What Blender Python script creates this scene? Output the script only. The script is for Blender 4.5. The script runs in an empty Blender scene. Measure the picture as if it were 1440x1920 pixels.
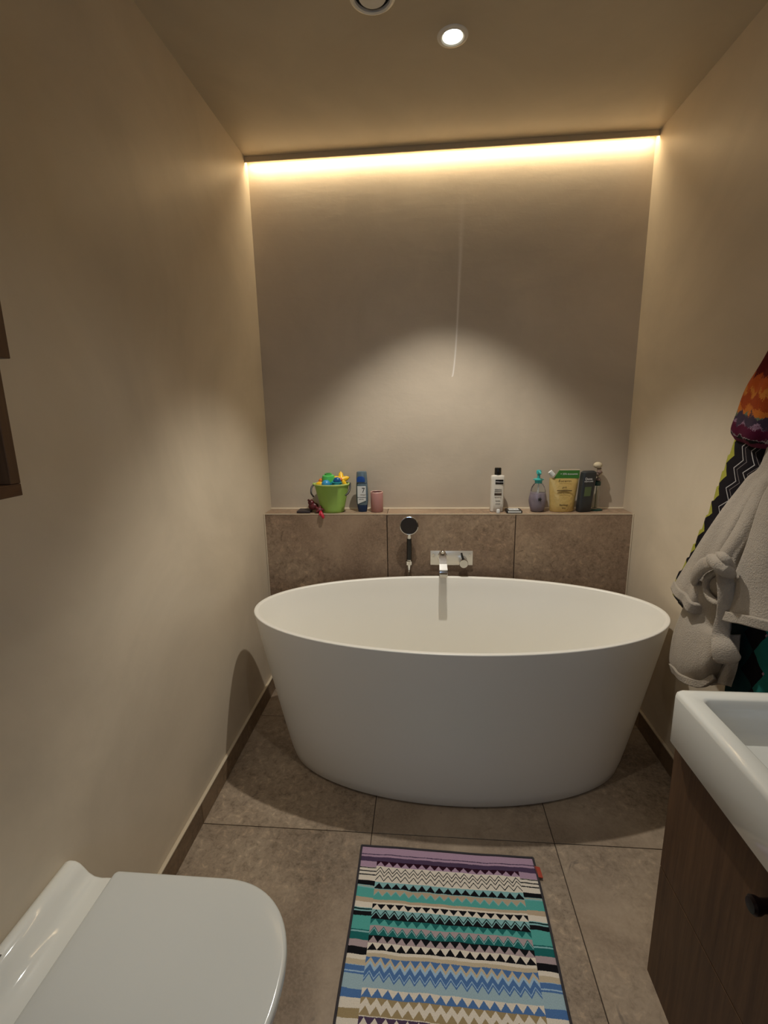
import bpy, bmesh, math, random
from mathutils import Vector, Matrix, noise
from math import sin, cos, pi, radians
random.seed(7)
S = bpy.context.scene
COL = S.collection

# ---------------------------------------------------------------- room sizes (metres)
W, CZ, LD, LH = 1.723, 2.477, 0.124, 0.913      # width, ceiling, ledge depth and height
YF = -3.40                                       # wall behind the camera

# ---------------------------------------------------------------- camera
CAM = Vector((0.7745, -2.3075, 1.3913)); YAW, PIT, ROL, FOC = -0.0864, -0.2106, -0.0188, 888.17
F = Vector((sin(YAW)*cos(PIT), cos(YAW)*cos(PIT), sin(PIT)))
R0 = Vector((cos(YAW), -sin(YAW), 0)); U0 = R0.cross(F)
RR = R0*cos(ROL) + U0*sin(ROL); UU = -R0*sin(ROL) + U0*cos(ROL)
cd = bpy.data.cameras.new('camera'); cam = bpy.data.objects.new('camera', cd); COL.objects.link(cam)
M = Matrix((RR, UU, -F)).transposed().to_4x4(); M.translation = CAM; cam.matrix_world = M
cd.sensor_fit = 'HORIZONTAL'; cd.sensor_width = 36; cd.lens = FOC/1440*36; cd.clip_start = 0.02
S.camera = cam
def at(u, v, axis, val):
    """point of the room seen at photo pixel (u, v) on the plane axis = val (used for measuring only)"""
    D = RR*((u-720)/FOC) - UU*((v-960)/FOC) + F
    return CAM + D*((val-CAM[axis])/D[axis])

# ---------------------------------------------------------------- world, exposure, lights
S.view_settings.view_transform = 'Standard'; S.view_settings.look = 'None'
S.view_settings.exposure = 0.33; S.view_settings.gamma = 1; S.view_settings.use_curve_mapping = False
wd = bpy.data.worlds.new('world'); S.world = wd; wd.use_nodes = True
wd.node_tree.nodes['Background'].inputs[0].default_value = (0.35, 0.45, 0.6, 1)
wd.node_tree.nodes['Background'].inputs[1].default_value = 0.3

def spot(name, x, y, power, color, ang=84, blend=0.45, z=None, r=0.018):
    l = bpy.data.lights.new(name, 'SPOT'); l.energy = power; l.color = color
    l.spot_size = radians(ang); l.spot_blend = blend; l.shadow_soft_size = r
    o = bpy.data.objects.new(name, l); COL.objects.link(o); o.location = (x, y, CZ-0.004 if z is None else z)
    return o
def area(name, loc, rot, sx, sy, power, color):
    l = bpy.data.lights.new(name, 'AREA'); l.shape = 'RECTANGLE'; l.size = sx; l.size_y = sy
    l.energy = power; l.color = color
    o = bpy.data.objects.new(name, l); COL.objects.link(o); o.location = loc; o.rotation_euler = rot
    return o
DOWN = (1.0, 0.955, 0.87); WARM = (1.0, 0.82, 0.55); COOL = (0.52, 0.70, 1.0)
SPOTS = [(0.86, -0.621, 56.0), (0.75, -1.45, 9.0), (0.60, -2.80, 9.0)]; CONES = [(84, 0.5), (100, 0.8), (158, 1.0)]   # degrees, softness
for i, (x, y, p) in enumerate(SPOTS):
    spot('downlight_lamp', x, y, p, DOWN, *CONES[i])
area('led_strip_lamp', (W/2, -0.027, CZ-0.009), (0, 0, 0), W-0.02, 0.012, 3.3, WARM)
area('cool_fill', (0.60, YF-0.10, 1.45), (radians(90), 0, 0), 0.8, 1.0, 4.0, COOL)  # added cool fill from behind the camera, source unseen

# ---------------------------------------------------------------- materials
MATS = {}
def lin(c):
    return tuple(((v/255)/12.92 if v/255 <= 0.04045 else (((v/255)+0.055)/1.055)**2.4) for v in c) + (1,)
class NT:
    def __init__(s, name):
        s.m = bpy.data.materials.new(name); s.m.use_nodes = True; s.t = s.m.node_tree
        s.b = s.t.nodes['Principled BSDF']; MATS[name] = s.m
    def n(s, kind, **kw):
        nd = s.t.nodes.new('ShaderNode'+kind)
        for k, v in kw.items(): setattr(nd, k, v)
        return nd
    def l(s, a, b): s.t.links.new(a, b)
    def put(s, sock, v):
        if hasattr(v, 'is_linked') or isinstance(v, bpy.types.NodeSocket): s.l(v, sock)
        else: sock.default_value = v
    def math(s, op, a, b=0.0, c=None):
        nd = s.n('Math', operation=op); s.put(nd.inputs[0], a); s.put(nd.inputs[1], b)
        if c is not None: s.put(nd.inputs[2], c)
        return nd.outputs[0]
    def mix(s, f, a, b):
        nd = s.n('Mix', data_type='RGBA'); s.put(nd.inputs[0], f); s.put(nd.inputs[6], a); s.put(nd.inputs[7], b)
        return nd.outputs[2]
    def noise(s, scale, detail=3, rough=0.5, vec=None, dist=0.0):
        nd = s.n('TexNoise'); nd.inputs['Scale'].default_value = scale; nd.inputs['Detail'].default_value = detail
        nd.inputs['Roughness'].default_value = rough; nd.inputs['Distortion'].default_value = dist
        if vec is not None: s.l(vec, nd.inputs['Vector'])
        return nd.outputs['Fac']
    def ramp(s, fac, stops, interp='LINEAR'):
        nd = s.n('ValToRGB'); cr = nd.color_ramp; cr.interpolation = interp
        while len(cr.elements) < len(stops): cr.elements.new(0.5)
        for e, (p, c) in zip(cr.elements, stops): e.position = p; e.color = c
        s.l(fac, nd.inputs[0]); return nd.outputs[0]
    def coord(s, which='Object'): return s.n('TexCoord').outputs[which]
    def bump(s, h, strength=0.2, dist=0.01):
        nd = s.n('Bump'); nd.inputs['Strength'].default_value = strength; nd.inputs['Distance'].default_value = dist
        s.l(h, nd.inputs['Height']); s.l(nd.outputs[0], s.b.inputs['Normal'])
    def set(s, **kw):
        al = dict(color='Base Color', rough='Roughness', metal='Metallic', trans='Transmission Weight', ior='IOR',
                  coat='Coat Weight', spec='Specular IOR Level', sheen='Sheen Weight', sheen_rough='Sheen Roughness', emit='Emission Strength',
                  emitc='Emission Color', aniso='Anisotropic', sss='Subsurface Weight')
        for k, v in kw.items(): s.put(s.b.inputs[al[k]], v)
        return s.m
def simple(name, rgb, rough=0.5, grain=0.05, gscale=60, **kw):
    t = NT(name); c = lin(rgb); k = tuple(x*(1-grain*2) for x in c[:3])+(1,)
    f = t.noise(gscale, 2, vec=t.coord())
    t.set(color=t.mix(f, c, k), rough=rough, **kw); return t.m

# waxed lime plaster
def plaster(name, rgb, mark=False, bs=0.10):
    t = NT(name); co = t.coord()
    a = t.noise(1.6, 5, 0.6, co, 0.6); b = t.noise(14, 4, 0.6, co, 0.3)
    c = lin(rgb); hi = tuple(x*1.10 for x in c[:3])+(1,); lo = tuple(x*0.88 for x in c[:3])+(1,)
    col = t.mix(t.ramp(a, [(0.3, (0, 0, 0, 1)), (0.7, (1, 1, 1, 1))]), lo, hi)
    mp = t.n('Mapping'); mp.inputs['Scale'].default_value = (6, 6, 22); t.l(co, mp.inputs[0])
    tr = t.noise(1.2, 6, 0.65, mp.outputs[0], 0.8)
    if mark:      # pale narrow vertical streak in the back wall colour
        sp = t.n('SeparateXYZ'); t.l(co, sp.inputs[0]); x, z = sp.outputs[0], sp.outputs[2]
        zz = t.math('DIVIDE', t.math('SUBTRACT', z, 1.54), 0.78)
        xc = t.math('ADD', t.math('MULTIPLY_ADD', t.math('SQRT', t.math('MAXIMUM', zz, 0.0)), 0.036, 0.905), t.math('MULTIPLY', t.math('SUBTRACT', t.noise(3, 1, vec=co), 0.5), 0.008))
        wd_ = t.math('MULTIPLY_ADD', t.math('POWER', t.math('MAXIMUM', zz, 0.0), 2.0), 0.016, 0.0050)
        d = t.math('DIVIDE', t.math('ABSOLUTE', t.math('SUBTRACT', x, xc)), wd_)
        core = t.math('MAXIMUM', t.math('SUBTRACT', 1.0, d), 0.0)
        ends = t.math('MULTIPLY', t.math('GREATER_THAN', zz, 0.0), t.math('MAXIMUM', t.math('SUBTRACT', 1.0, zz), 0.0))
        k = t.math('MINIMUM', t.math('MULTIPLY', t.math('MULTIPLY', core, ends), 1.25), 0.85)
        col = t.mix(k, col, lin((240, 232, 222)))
    t.set(color=col, rough=0.42, spec=0.35)
    h = t.math('ADD', t.math('MULTIPLY', tr, 0.6), b)
    t.bump(h, bs, 0.006); return t.m
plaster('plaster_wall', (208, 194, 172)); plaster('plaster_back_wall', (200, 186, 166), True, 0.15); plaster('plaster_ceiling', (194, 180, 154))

def stone(name, light, mid, dark, grey=None, scale=1.0):
    t = NT(name); co = t.coord()
    oi = t.n('ObjectInfo'); off = t.n('VectorMath', operation='ADD'); cb = t.n('CombineXYZ')
    r10 = t.math('MULTIPLY', oi.outputs['Random'], 37.0)
    for i in range(3): t.l(r10, cb.inputs[i])
    t.l(co, off.inputs[0]); t.l(cb.outputs[0], off.inputs[1]); v = off.outputs[0]
    a = t.noise(3.0*scale, 6, 0.62, v, 0.4); b = t.noise(38*scale, 6, 0.75, v, 0.5); c = t.noise(120*scale, 3, 0.6, v, 0.3)
    base = t.ramp(a, [(0.30, lin(dark)), (0.50, lin(mid)), (0.72, lin(light))])
    mo = t.ramp(b, [(0.36, (0.55, 0.53, 0.51, 1)), (0.46, (0.85, 0.85, 0.85, 1)), (0.56, (1.0, 1.0, 1.0, 1)), (0.64, (1.42, 1.38, 1.32, 1))])
    mm = t.n('Mix', data_type='RGBA', blend_type='MULTIPLY'); amt = t.ramp(t.noise(2.2*scale, 2, vec=v), [(0.36, (0.12,)*3+(1,)), (0.56, (1.0,)*3+(1,))])
    t.l(amt, mm.inputs[0]); t.l(base, mm.inputs[6]); t.l(mo, mm.inputs[7])
    col = t.mix(t.ramp(c, [(0.4, (0, 0, 0, 1)), (0.7, (0.35, 0.35, 0.35, 1))]), mm.outputs[2], lin(light))
    sp = t.ramp(t.noise(9*scale, 3, 0.7, v, 1.5), [(0.27, (1, 1, 1, 1)), (0.34, (0, 0, 0, 1))])
    col = t.mix(t.math('MULTIPLY', sp, 0.55), col, lin(grey or dark))
    vary = t.n('HueSaturation'); t.l(col, vary.inputs['Color']); t.l(t.math('MULTIPLY_ADD', oi.outputs['Random'], 0.14, 0.93), vary.inputs['Value'])
    t.set(color=vary.outputs[0], rough=t.math('MULTIPLY_ADD', b, 0.2, 0.38), spec=0.35); t.bump(b, 0.12, 0.002); return t.m
stone('stone_floor', (176, 158, 136), (152, 134, 114), (126, 108, 90), (88, 80, 74))
stone('stone_ledge', (168, 146, 122), (146, 123, 102), (122, 100, 82), (92, 74, 60))
stone('stone_skirting', (150, 128, 104), (130, 108, 84), (110, 90, 70))
simple('grout', (70, 58, 48), 0.9); simple('caulk', (205, 190, 165), 0.5)
simple('tub_white', (232, 229, 220), 0.33, 0.01, 8)
simple('porcelain', (226, 226, 218), 0.06, 0.01, 6, coat=0.3)
simple('lid_plastic', (205, 206, 200), 0.16, 0.01, 6)
simple('chrome', (222, 222, 220), 0.06, 0.02, 40, metal=1.0)
simple('plate_steel', (232, 228, 218), 0.28, 0.02, 40, metal=0.55)
simple('black_rubber', (22, 19, 17), 0.35); simple('shower_face', (34, 26, 22), 0.4)
simple('dark_gap', (12, 10, 9), 0.9)
simple('white_trim', (232, 226, 212), 0.4)
simple('profile_paint', (196, 180, 150), 0.5)
simple('rim_lime', (196, 214, 128), 0.4); simple('lime_plastic', (146, 184, 84), 0.42); simple('black_plastic', (20, 20, 22), 0.35)
simple('toy_green', (84, 190, 92), 0.35); simple('toy_yellow', (240, 190, 30), 0.35); simple('toy_teal', (30, 140, 150), 0.35)
simple('toy_navy', (18, 84, 140), 0.3); simple('toy_sky', (50, 140, 190), 0.35); simple('toy_orange', (225, 120, 40), 0.4)
simple('toy_maroon', (96, 28, 36), 0.4); simple('toy_crimson', (190, 34, 60), 0.4); simple('slate_box', (52, 44, 46), 0.6)
simple('navy_plastic', (14, 44, 84), 0.28); simple('blue_plastic', (18, 66, 140), 0.3)
simple('steel_blue_plastic', (94, 112, 122), 0.25); simple('label_white', (214, 216, 214), 0.5)
simple('pink_ceramic', (178, 128, 122), 0.45); simple('pink_shaded', (112, 66, 62), 0.6); simple('pink_lip', (224, 180, 168), 0.4)
simple('white_plastic', (222, 216, 204), 0.3); simple('gloss_black', (14, 12, 12), 0.25)
simple('print_black', (28, 24, 24), 0.5); simple('print_grey', (110, 104, 98), 0.5); simple('print_white', (225, 225, 225), 0.5)
simple('teal_pump', (60, 168, 164), 0.3)
simple('lavender_liquid', (160, 146, 160), 0.25, 0.1, 30)
simple('charcoal_plastic', (44, 47, 50), 0.35); simple('leaf_print', (82, 98, 62), 0.5)
simple('foil_green', (58, 116, 48), 0.3); simple('print_brown', (60, 42, 24), 0.5)
simple('cream_bloom', (214, 200, 170), 0.8, 0.15); simple('mauve_bloom', (132, 110, 98), 0.8, 0.2); simple('glass_green', (26, 70, 62), 0.15, trans=0.4)
simple('leather_tag', (176, 62, 36), 0.5); simple('binding', (66, 62, 66), 0.9, 0.2, 300); simple('handle_bronze', (26, 16, 16), 0.3, metal=0.6)
simple('door_paint', (205, 198, 186), 0.5)
t = NT('clear_glass'); t.set(color=(0.92, 0.95, 0.95, 1), rough=0.03, trans=1.0, ior=1.3)
t = NT('gold_foil'); f = t.noise(22, 4, 0.6, t.coord(), 0.8); t.set(color=t.mix(f, lin((216, 190, 124)), lin((182, 150, 84))), rough=0.3, metal=0.25); t.bump(f, 0.5, 0.006)
t = NT('lamp_glow'); t.set(color=(1, 1, 1, 1), emit=5.0, emitc=(0.93, 1.0, 0.98, 1))
t = NT('led_glow'); t.set(color=(1, 1, 1, 1), emit=2.0, emitc=(1.0, 0.78, 0.42, 1))
def wood(name, a, b, axis, rough=0.55):
    t = NT(name); co = t.coord(); mp = t.n('Mapping'); sc = [26, 26, 26]; sc[axis] = 1.6; mp.inputs['Scale'].default_value = sc; t.l(co, mp.inputs[0])
    g = t.noise(2.2, 8, 0.7, mp.outputs[0], 0.35); g2 = t.noise(0.9, 3, 0.5, co)
    c = t.mix(t.ramp(g, [(0.3, (0, 0, 0, 1)), (0.7, (1, 1, 1, 1))]), lin(a), lin(b))
    c = t.mix(t.math('MULTIPLY', g2, 0.3), c, lin(a)); t.set(color=c, rough=rough, spec=0.3); t.bump(g, 0.12, 0.002)
wood('walnut_vertical', (72, 50, 32), (106, 78, 52), 2); wood('walnut_rail', (70, 46, 28), (108, 76, 48), 1)
def terry(name, rgb):
    t = NT(name); co = t.coord(); f = t.noise(240, 3, 0.7, co); g = t.noise(16, 3, 0.6, co)
    c = lin(rgb); t.set(color=t.mix(t.math('MULTIPLY', f, 0.5), t.mix(g, c, tuple(x*0.86 for x in c[:3])+(1,)), tuple(x*0.72 for x in c[:3])+(1,)), rough=0.95, sheen=0.12)
    t.bump(t.math('ADD', f, g), 0.8, 0.006)
terry('fleece', (178, 166, 150))

def layered(name, base, layers, period, u0, u1, wob=0.004, swap=False, fuzz=300, sheen=0.0, slope=0.0):
    """woven pattern: each layer covers everything past its border line; inside u0..u1 the border zigzags"""
    t = NT(name); uv = t.coord('UV'); sp = t.n('SeparateXYZ'); t.l(uv, sp.inputs[0])
    u, v = (sp.outputs[1], sp.outputs[0]) if swap else (sp.outputs[0], sp.outputs[1])
    nz = t.noise(9, 2, vec=uv); v = t.math('ADD', v, t.math('MULTIPLY', t.math('SUBTRACT', nz, 0.5), wob*2))
    fz = t.noise(fuzz, 2, vec=uv); v = t.math('ADD', v, t.math('MULTIPLY', t.math('SUBTRACT', fz, 0.5), wob*0.9))
    x = t.math('DIVIDE', t.math('SUBTRACT', u, u0), period)
    tri = t.math('MULTIPLY', t.math('PINGPONG', x, 0.5), 2.0)          # 0..1
    ins = t.math('MULTIPLY', t.math('GREATER_THAN', u, u0), t.math('LESS_THAN', u, u1))
    col = lin(base)
    for c, a, h, s in layers:
        zz = t.math('ADD', t.math('MULTIPLY', tri, h), a-s)
        bd = t.math('ADD', t.math('MULTIPLY', zz, ins), s)
        if slope: bd = t.math('MULTIPLY_ADD', u, slope, bd)
        col = t.mix(t.math('GREATER_THAN', v, bd), col, lin(c))
    pf = t.noise(fuzz*1.3, 3, 0.7, uv)
    dk = t.n('Mix', data_type='RGBA', blend_type='MULTIPLY'); dk.inputs[0].default_value = 0.55
    t.l(col, dk.inputs[6]); t.l(t.ramp(pf, [(0.3, (0.72,)*3+(1,)), (0.65, (1.2,)*3+(1,))]), dk.inputs[7])
    t.set(color=dk.outputs[2], rough=0.95, sheen=sheen, spec=0.12); t.bump(pf, 0.5, 0.003); return t.m

# ---------------------------------------------------------------- mesh helpers
def tag(o, label=None, cat=None, group=None, kind=None):
    for k, v in (('label', label), ('category', cat), ('group', group), ('kind', kind)):
        if v: o[k] = v
    return o
def empty(name, loc, label=None, cat=None, group=None, rz=0):
    o = bpy.data.objects.new(name, None); COL.objects.link(o); o.location = loc; o.rotation_euler = (0, 0, rz)
    o.empty_display_size = 0.05; return tag(o, label, cat, group)
def wmat(o):
    m = Matrix.LocRotScale(o.location, o.rotation_euler, o.scale)
    return wmat(o.parent) @ m if o.parent else m
def finish(name, bm, mat, parent=None, smooth=True, local=False, ang=40):
    """bmesh in world coordinates -> ONE mesh object (kept in place under its parent; local=True: coordinates are the parent's)"""
    if parent is not None and not local: bmesh.ops.transform(bm, matrix=wmat(parent).inverted(), verts=bm.verts)
    bmesh.ops.recalc_face_normals(bm, faces=bm.faces)
    me = bpy.data.meshes.new(name); bm.to_mesh(me); bm.free()
    o = bpy.data.objects.new(name, me); COL.objects.link(o)
    for m in (mat if isinstance(mat, (list, tuple)) else [mat]): me.materials.append(MATS[m])
    if smooth:
        for p in me.polygons: p.use_smooth = True
        me.set_sharp_from_angle(angle=radians(ang))
    if parent is not None: o.parent = parent
    return o
def origin(o, p):
    """move the object's origin to p without moving its mesh"""
    p = Vector(p); o.data.transform(Matrix.Translation(-p)); o.location = p; return o
def box(a, b, bev=0, seg=2, bm=None):
    new = bmesh.new(); bmesh.ops.create_cube(new, size=1)
    a, b = Vector(a), Vector(b); c = (a+b)/2; d = b-a
    for v in new.verts: v.co = Vector((v.co.x*d.x, v.co.y*d.y, v.co.z*d.z)) + c
    if bev: bmesh.ops.bevel(new, geom=new.edges[:], offset=bev, segments=seg, affect='EDGES', profile=0.5)
    return merge(bm, new)
def merge(bm, new):
    if bm is None: return new
    me = bpy.data.meshes.new('tmp'); new.to_mesh(me); new.free(); bm.from_mesh(me); bpy.data.meshes.remove(me); return bm
def loft(rings, close=True, cap0=True, cap1=True, bm=None, uv=False):
    new = bmesh.new(); R = [[new.verts.new(p) for p in r] for r in rings]; n = len(rings[0])
    fs = []
    for i in range(len(R)-1):
        for j in range(n if close else n-1):
            k = (j+1) % n
            fs.append((new.faces.new((R[i][j], R[i][k], R[i+1][k], R[i+1][j])), i, j))
    if uv:
        L = new.loops.layers.uv.new('UVMap'); m = len(R)-1; q = n if close else n-1
        for f, i, j in fs:
            for lp, (a, b) in zip(f.loops, ((j, i), (j+1, i), (j+1, i+1), (j, i+1))): lp[L].uv = (a/q, b/m)
    if close and cap0: new.faces.new(R[0])
    if close and cap1: new.faces.new(R[-1][::-1])
    return merge(bm, new)
def lathe(prof, c=(0, 0, 0), n=40, sx=1, sy=1, cap0=True, cap1=True, bm=None, axis='Z', pw=2.0):
    """prof = [(r, z)]; sx, sy squash; pw > 2 gives a superellipse"""
    rings = []
    for r, z in prof:
        ring = []
        for i in range(n):
            a = 2*pi*i/n; ca, sa = cos(a), sin(a)
            x = math.copysign(abs(ca)**(2/pw), ca)*r*sx; y = math.copysign(abs(sa)**(2/pw), sa)*r*sy
            p = {'Z': (x, y, z), 'Y': (x, -z, y), 'X': (z, x, y)}[axis]
            ring.append(Vector(p)+Vector(c))
        rings.append(ring)
    return loft(rings, True, cap0, cap1, bm)
def spline(pts, n=8):
    P = [Vector(p) for p in pts]; P = [P[0]*2-P[1]] + P + [P[-1]*2-P[-2]]; out = []
    for i in range(1, len(P)-2):
        for k in range(n):
            t = k/n; a, b, c, d = P[i-1:i+3]
            out.append(0.5*((2*b)+(c-a)*t+(2*a-5*b+4*c-d)*t*t+(-a+3*b-3*c+d)*t**3))
    out.append(P[-2]); return out
def tube(pts, rad, n=12, bm=None, flat=1.0, sm=6, up=None):
    Q = spline(pts, sm) if sm > 1 else [Vector(p) for p in pts]; rings = []; m = len(Q)
    rads = rad if isinstance(rad, (list, tuple)) else [rad]*len(pts)
    ref = Vector(up) if up else Vector((0, 0, 1))
    prev = None
    for i, p in enumerate(Q):
        T = (Q[min(i+1, m-1)]-Q[max(i-1, 0)]).normalized()
        if prev is None:
            A = ref.cross(T)
            if A.length < 1e-3: A = Vector((1, 0, 0)).cross(T)
        else: A = prev - T*prev.dot(T)
        A.normalize(); prev = A; B = T.cross(A)
        f = i/(m-1)*(len(rads)-1); k = min(int(f), len(rads)-2); r = rads[k]*(1-(f-k))+rads[k+1]*(f-k)
        rings.append([p + A*cos(2*pi*j/n)*r + B*sin(2*pi*j/n)*r*flat for j in range(n)])
    return loft(rings, bm=bm)
def text(name, s, size, mat, parent, loc, rot=(pi/2, 0, 0), ext=0.0003, sx=1.0):
    c = bpy.data.curves.new(name, 'FONT'); c.body = s; c.size = size; c.extrude = ext; c.align_x = 'CENTER'; c.align_y = 'CENTER'
    tmp = bpy.data.objects.new('tmp', c); COL.objects.link(tmp)
    me = bpy.data.meshes.new_from_object(tmp); bpy.data.objects.remove(tmp); bpy.data.curves.remove(c)
    me.name = name; o = bpy.data.objects.new(name, me); COL.objects.link(o); me.materials.clear(); me.materials.append(MATS[mat])
    o.location = loc; o.rotation_euler = rot; o.scale = (sx, 1, 1)
    o.parent = parent
    if parent is not None: o.matrix_parent_inverse = wmat(parent).inverted()
    return o

# ================================================================= ROOM
fl = tag(finish('floor', box((-0.1, YF-0.1, -0.08), (W+0.1, 0.1, -0.0035)), 'grout', smooth=False), kind='structure')
YJ = [0.0, -0.382, -0.981, -1.581, -2.181, -2.781, YF]; XJ = [0.0, 0.5985, 1.198, W]; g = 0.0013
for j in range(len(YJ)-1):
    for i in range(3):
        a = (XJ[i]+g, YJ[j+1]+g, -0.0035); b = (XJ[i+1]-g, YJ[j]-g, random.uniform(-0.0003, 0))
        o = finish('floor_tile', box(a, b, 0.0008, 1), 'stone_floor', fl, smooth=False); origin(o, ((a[0]+b[0])/2, (a[1]+b[1])/2, -0.0035))
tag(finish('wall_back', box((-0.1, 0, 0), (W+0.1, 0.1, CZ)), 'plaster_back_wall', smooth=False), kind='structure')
tag(finish('wall_left', box((-0.1, YF, 0), (0, 0, CZ)), 'plaster_wall', smooth=False), kind='structure')
tag(finish('wall_right', box((W, YF, 0), (W+0.1, 0, CZ)), 'plaster_wall', smooth=False), kind='structure')
def ceiling():
    """slab with round holes left for the downlights"""
    bm = bmesh.new(); holes = [(x, y, 0.034) for x, y, p in SPOTS]
    ys = [0.0] + [y for y in (-0.45, -0.80, -1.28, -1.62, -2.63, -2.97)] + [YF]
    def rect(x0, x1, y0, y1):
        vs = [bm.verts.new(p) for p in ((x0, y0, CZ), (x1, y0, CZ), (x1, y1, CZ), (x0, y1, CZ))]; bm.faces.new(vs)
    for k in range(len(ys)-1):
        y1, y0 = ys[k], ys[k+1]
        h = [q for q in holes if y0 < q[1] < y1]
        if not h: rect(0, W, y0, y1); continue
        hx, hy, hr = h[0]; x0, x1 = hx-0.2, hx+0.2; rect(0, x0, y0, y1); rect(x1, W, y0, y1)
        n = 32; ins = []; out = []
        for i in range(n):
            a = 2*pi*i/n+pi/4; ca, sa = cos(a), sin(a); ins.append(bm.verts.new((hx+hr*ca, hy+hr*sa, CZ)))
            sx = (0.2/abs(ca)) if abs(ca) > 1e-6 else 9; sy = ((y1-hy if sa > 0 else hy-y0)/abs(sa)) if abs(sa) > 1e-6 else 9
            q = min(sx, sy); out.append(bm.verts.new((hx+q*ca, hy+q*sa, CZ)))
        for i in range(n):
            j = (i+1) % n; bm.faces.new((ins[i], ins[j], out[j], out[i]))
            # fill the rectangle corner if the two outer points lie on different sides
            pa, pb = out[i].co, out[j].co
            if abs(pa.x-pb.x) > 1e-5 and abs(pa.y-pb.y) > 1e-5:
                cx = x1 if max(pa.x, pb.x) > hx+0.199 else x0; cy = y1 if (pa.y+pb.y)/2 > hy else y0
                bm.faces.new((out[i], out[j], bm.verts.new((cx, cy, CZ))))
        up = [bm.verts.new((v.co.x, v.co.y, CZ+0.06)) for v in ins]
        for i in range(n): bm.faces.new((ins[i], ins[(i+1) % n], up[(i+1) % n], up[i]))
    box((-0.1, YF-0.1, CZ+0.07), (W+0.1, 0.1, CZ+0.12), bm=bm)
    return bm
tag(finish('ceiling', ceiling(), 'plaster_ceiling', smooth=False), kind='structure')
# wall behind the camera, with an unseen window added for the cool fill light
def wall_front():
    bm = box((-0.1, YF-0.1, 0), (0.2, YF, CZ)); box((0.2, YF-0.1, 0), (1.0, YF, 0.95), bm=bm); box((0.2, YF-0.1, 1.95), (1.0, YF, CZ), bm=bm)
    box((1.0, YF-0.1, 0), (W+0.1, YF, CZ), bm=bm); return bm
tag(finish('wall_front', wall_front(), 'plaster_wall', smooth=False), kind='structure')
wn = finish('added_window_1', box((0.20, YF-0.07, 0.95), (0.25, YF-0.02, 1.95), 0.003, 1), 'door_paint', smooth=False)
tag(wn, 'white frame of an unseen window added behind the camera for cool fill light', kind='structure')
for a, b in (((0.95, YF-0.07, 0.95), (1.0, YF-0.02, 1.95)), ((0.25, YF-0.07, 0.95), (0.95, YF-0.02, 1.0)), ((0.25, YF-0.07, 1.90), (0.95, YF-0.02, 1.95))):
    finish('added_frame_bar', box(a, b, 0.003, 1), 'door_paint', wn, smooth=False)

# skirting tiles
def skirting(side):
    x0, x1 = (0.0, 0.010) if side == 'left' else (W-0.010, W)
    root = finish('baseboard_'+side, box((x0 if side == 'left' else W-0.006, YF, 0), (0.006 if side == 'left' else W, -LD, 0.0825)), 'grout', smooth=False)
    tag(root, kind='structure')
    for j in range(len(YJ)-1):
        ya, yb = YJ[j+1]+0.001, min(YJ[j], -LD)-0.001
        o = finish('skirting_tile', box((x0, ya, 0.0005), (x1, yb, 0.0815), 0.0012, 1), 'stone_skirting', root, smooth=False)
    cx = (0.0, 0.0125) if side == 'left' else (W-0.0125, W)
    finish('sealant_line', box((cx[0], YF, 0.0815), (cx[1], -LD, 0.088), 0.002, 2), 'caulk', root)
skirting('left'); skirting('right')

# tiled ledge behind the tub
ld = tag(finish('trim_1', box((0, -LD+0.010, 0), (W, 0, LH-0.010)), 'grout', smooth=False), 'tiled boxed-in ledge behind the bathtub', kind='structure')
for i in range(3):
    finish('ledge_front_tile', box((XJ[i]+0.002, -LD, 0.0), (XJ[i+1]-0.002, -LD+0.011, LH-0.003), 0.0008, 1), 'stone_ledge', ld, smooth=False)
    finish('ledge_top_tile', box((XJ[i]+0.001, -LD+0.0015, LH-0.011), (XJ[i+1]-0.001, -0.002, LH), 0.0008, 1), 'stone_ledge', ld, smooth=False)
finish('edge_trim', box((0, -LD-0.001, LH-0.003), (W, -LD+0.002, LH+0.001)), 'caulk', ld, smooth=False)
finish('sealant_line', tube([(0, -0.003, LH+0.001), (W, -0.003, LH+0.001)], 0.005, 8, sm=1), 'caulk', ld)
for x in (0.003, W-0.003):
    finish('sealant_line', tube([(x, -LD-0.001, 0), (x, -LD-0.001, LH)], 0.0035, 8, sm=1), 'caulk', ld)

# LED profile under the ceiling
ledp = empty('led_profile', (W/2, -0.02, CZ), 'slim plastered cove strip with warm light along the top of the back wall', 'light strip')
finish('fascia', box((0, -0.040, CZ-0.022), (W, -0.034, CZ), 0.0008, 1), 'profile_paint', ledp, smooth=False)
finish('light_strip', box((0.004, -0.026, CZ-0.006), (W-0.004, -0.010, CZ-0.001)), 'led_glow', ledp, smooth=False)

# downlights and vent
for k, (x, y, p) in enumerate(SPOTS):
    dl = empty('downlight', (x, y, CZ), ['round recessed ceiling downlight glowing over the bathtub', 'recessed ceiling downlight between toilet and basin, above the frame', 'recessed ceiling downlight by the wall behind the camera'][k], 'ceiling light', 'recessed downlights')
    finish('trim_ring', lathe([(0.0315, CZ+0.004), (0.0305, CZ-0.002), (0.034, CZ-0.0050), (0.041, CZ-0.0045), (0.0455, CZ-0.002), (0.0465, CZ)], (x, y, 0), 40, cap0=False, cap1=False), 'white_trim', dl)
    finish('reflector', lathe([(0.0315, CZ+0.004), (0.029, CZ+0.010), (0.028, CZ+0.022)], (x, y, 0), 40, cap0=False, cap1=False), 'white_plastic', dl)
    finish('lens', lathe([(0.001, CZ+0.012), (0.0245, CZ+0.012), (0.0245, CZ+0.014), (0.001, CZ+0.014)], (x, y, 0), 40), 'lamp_glow', dl)
vt = empty('ceiling_vent', (0.638, -0.792, CZ), 'round white exhaust valve in the ceiling, cut by the top of the frame', 'vent')
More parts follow.
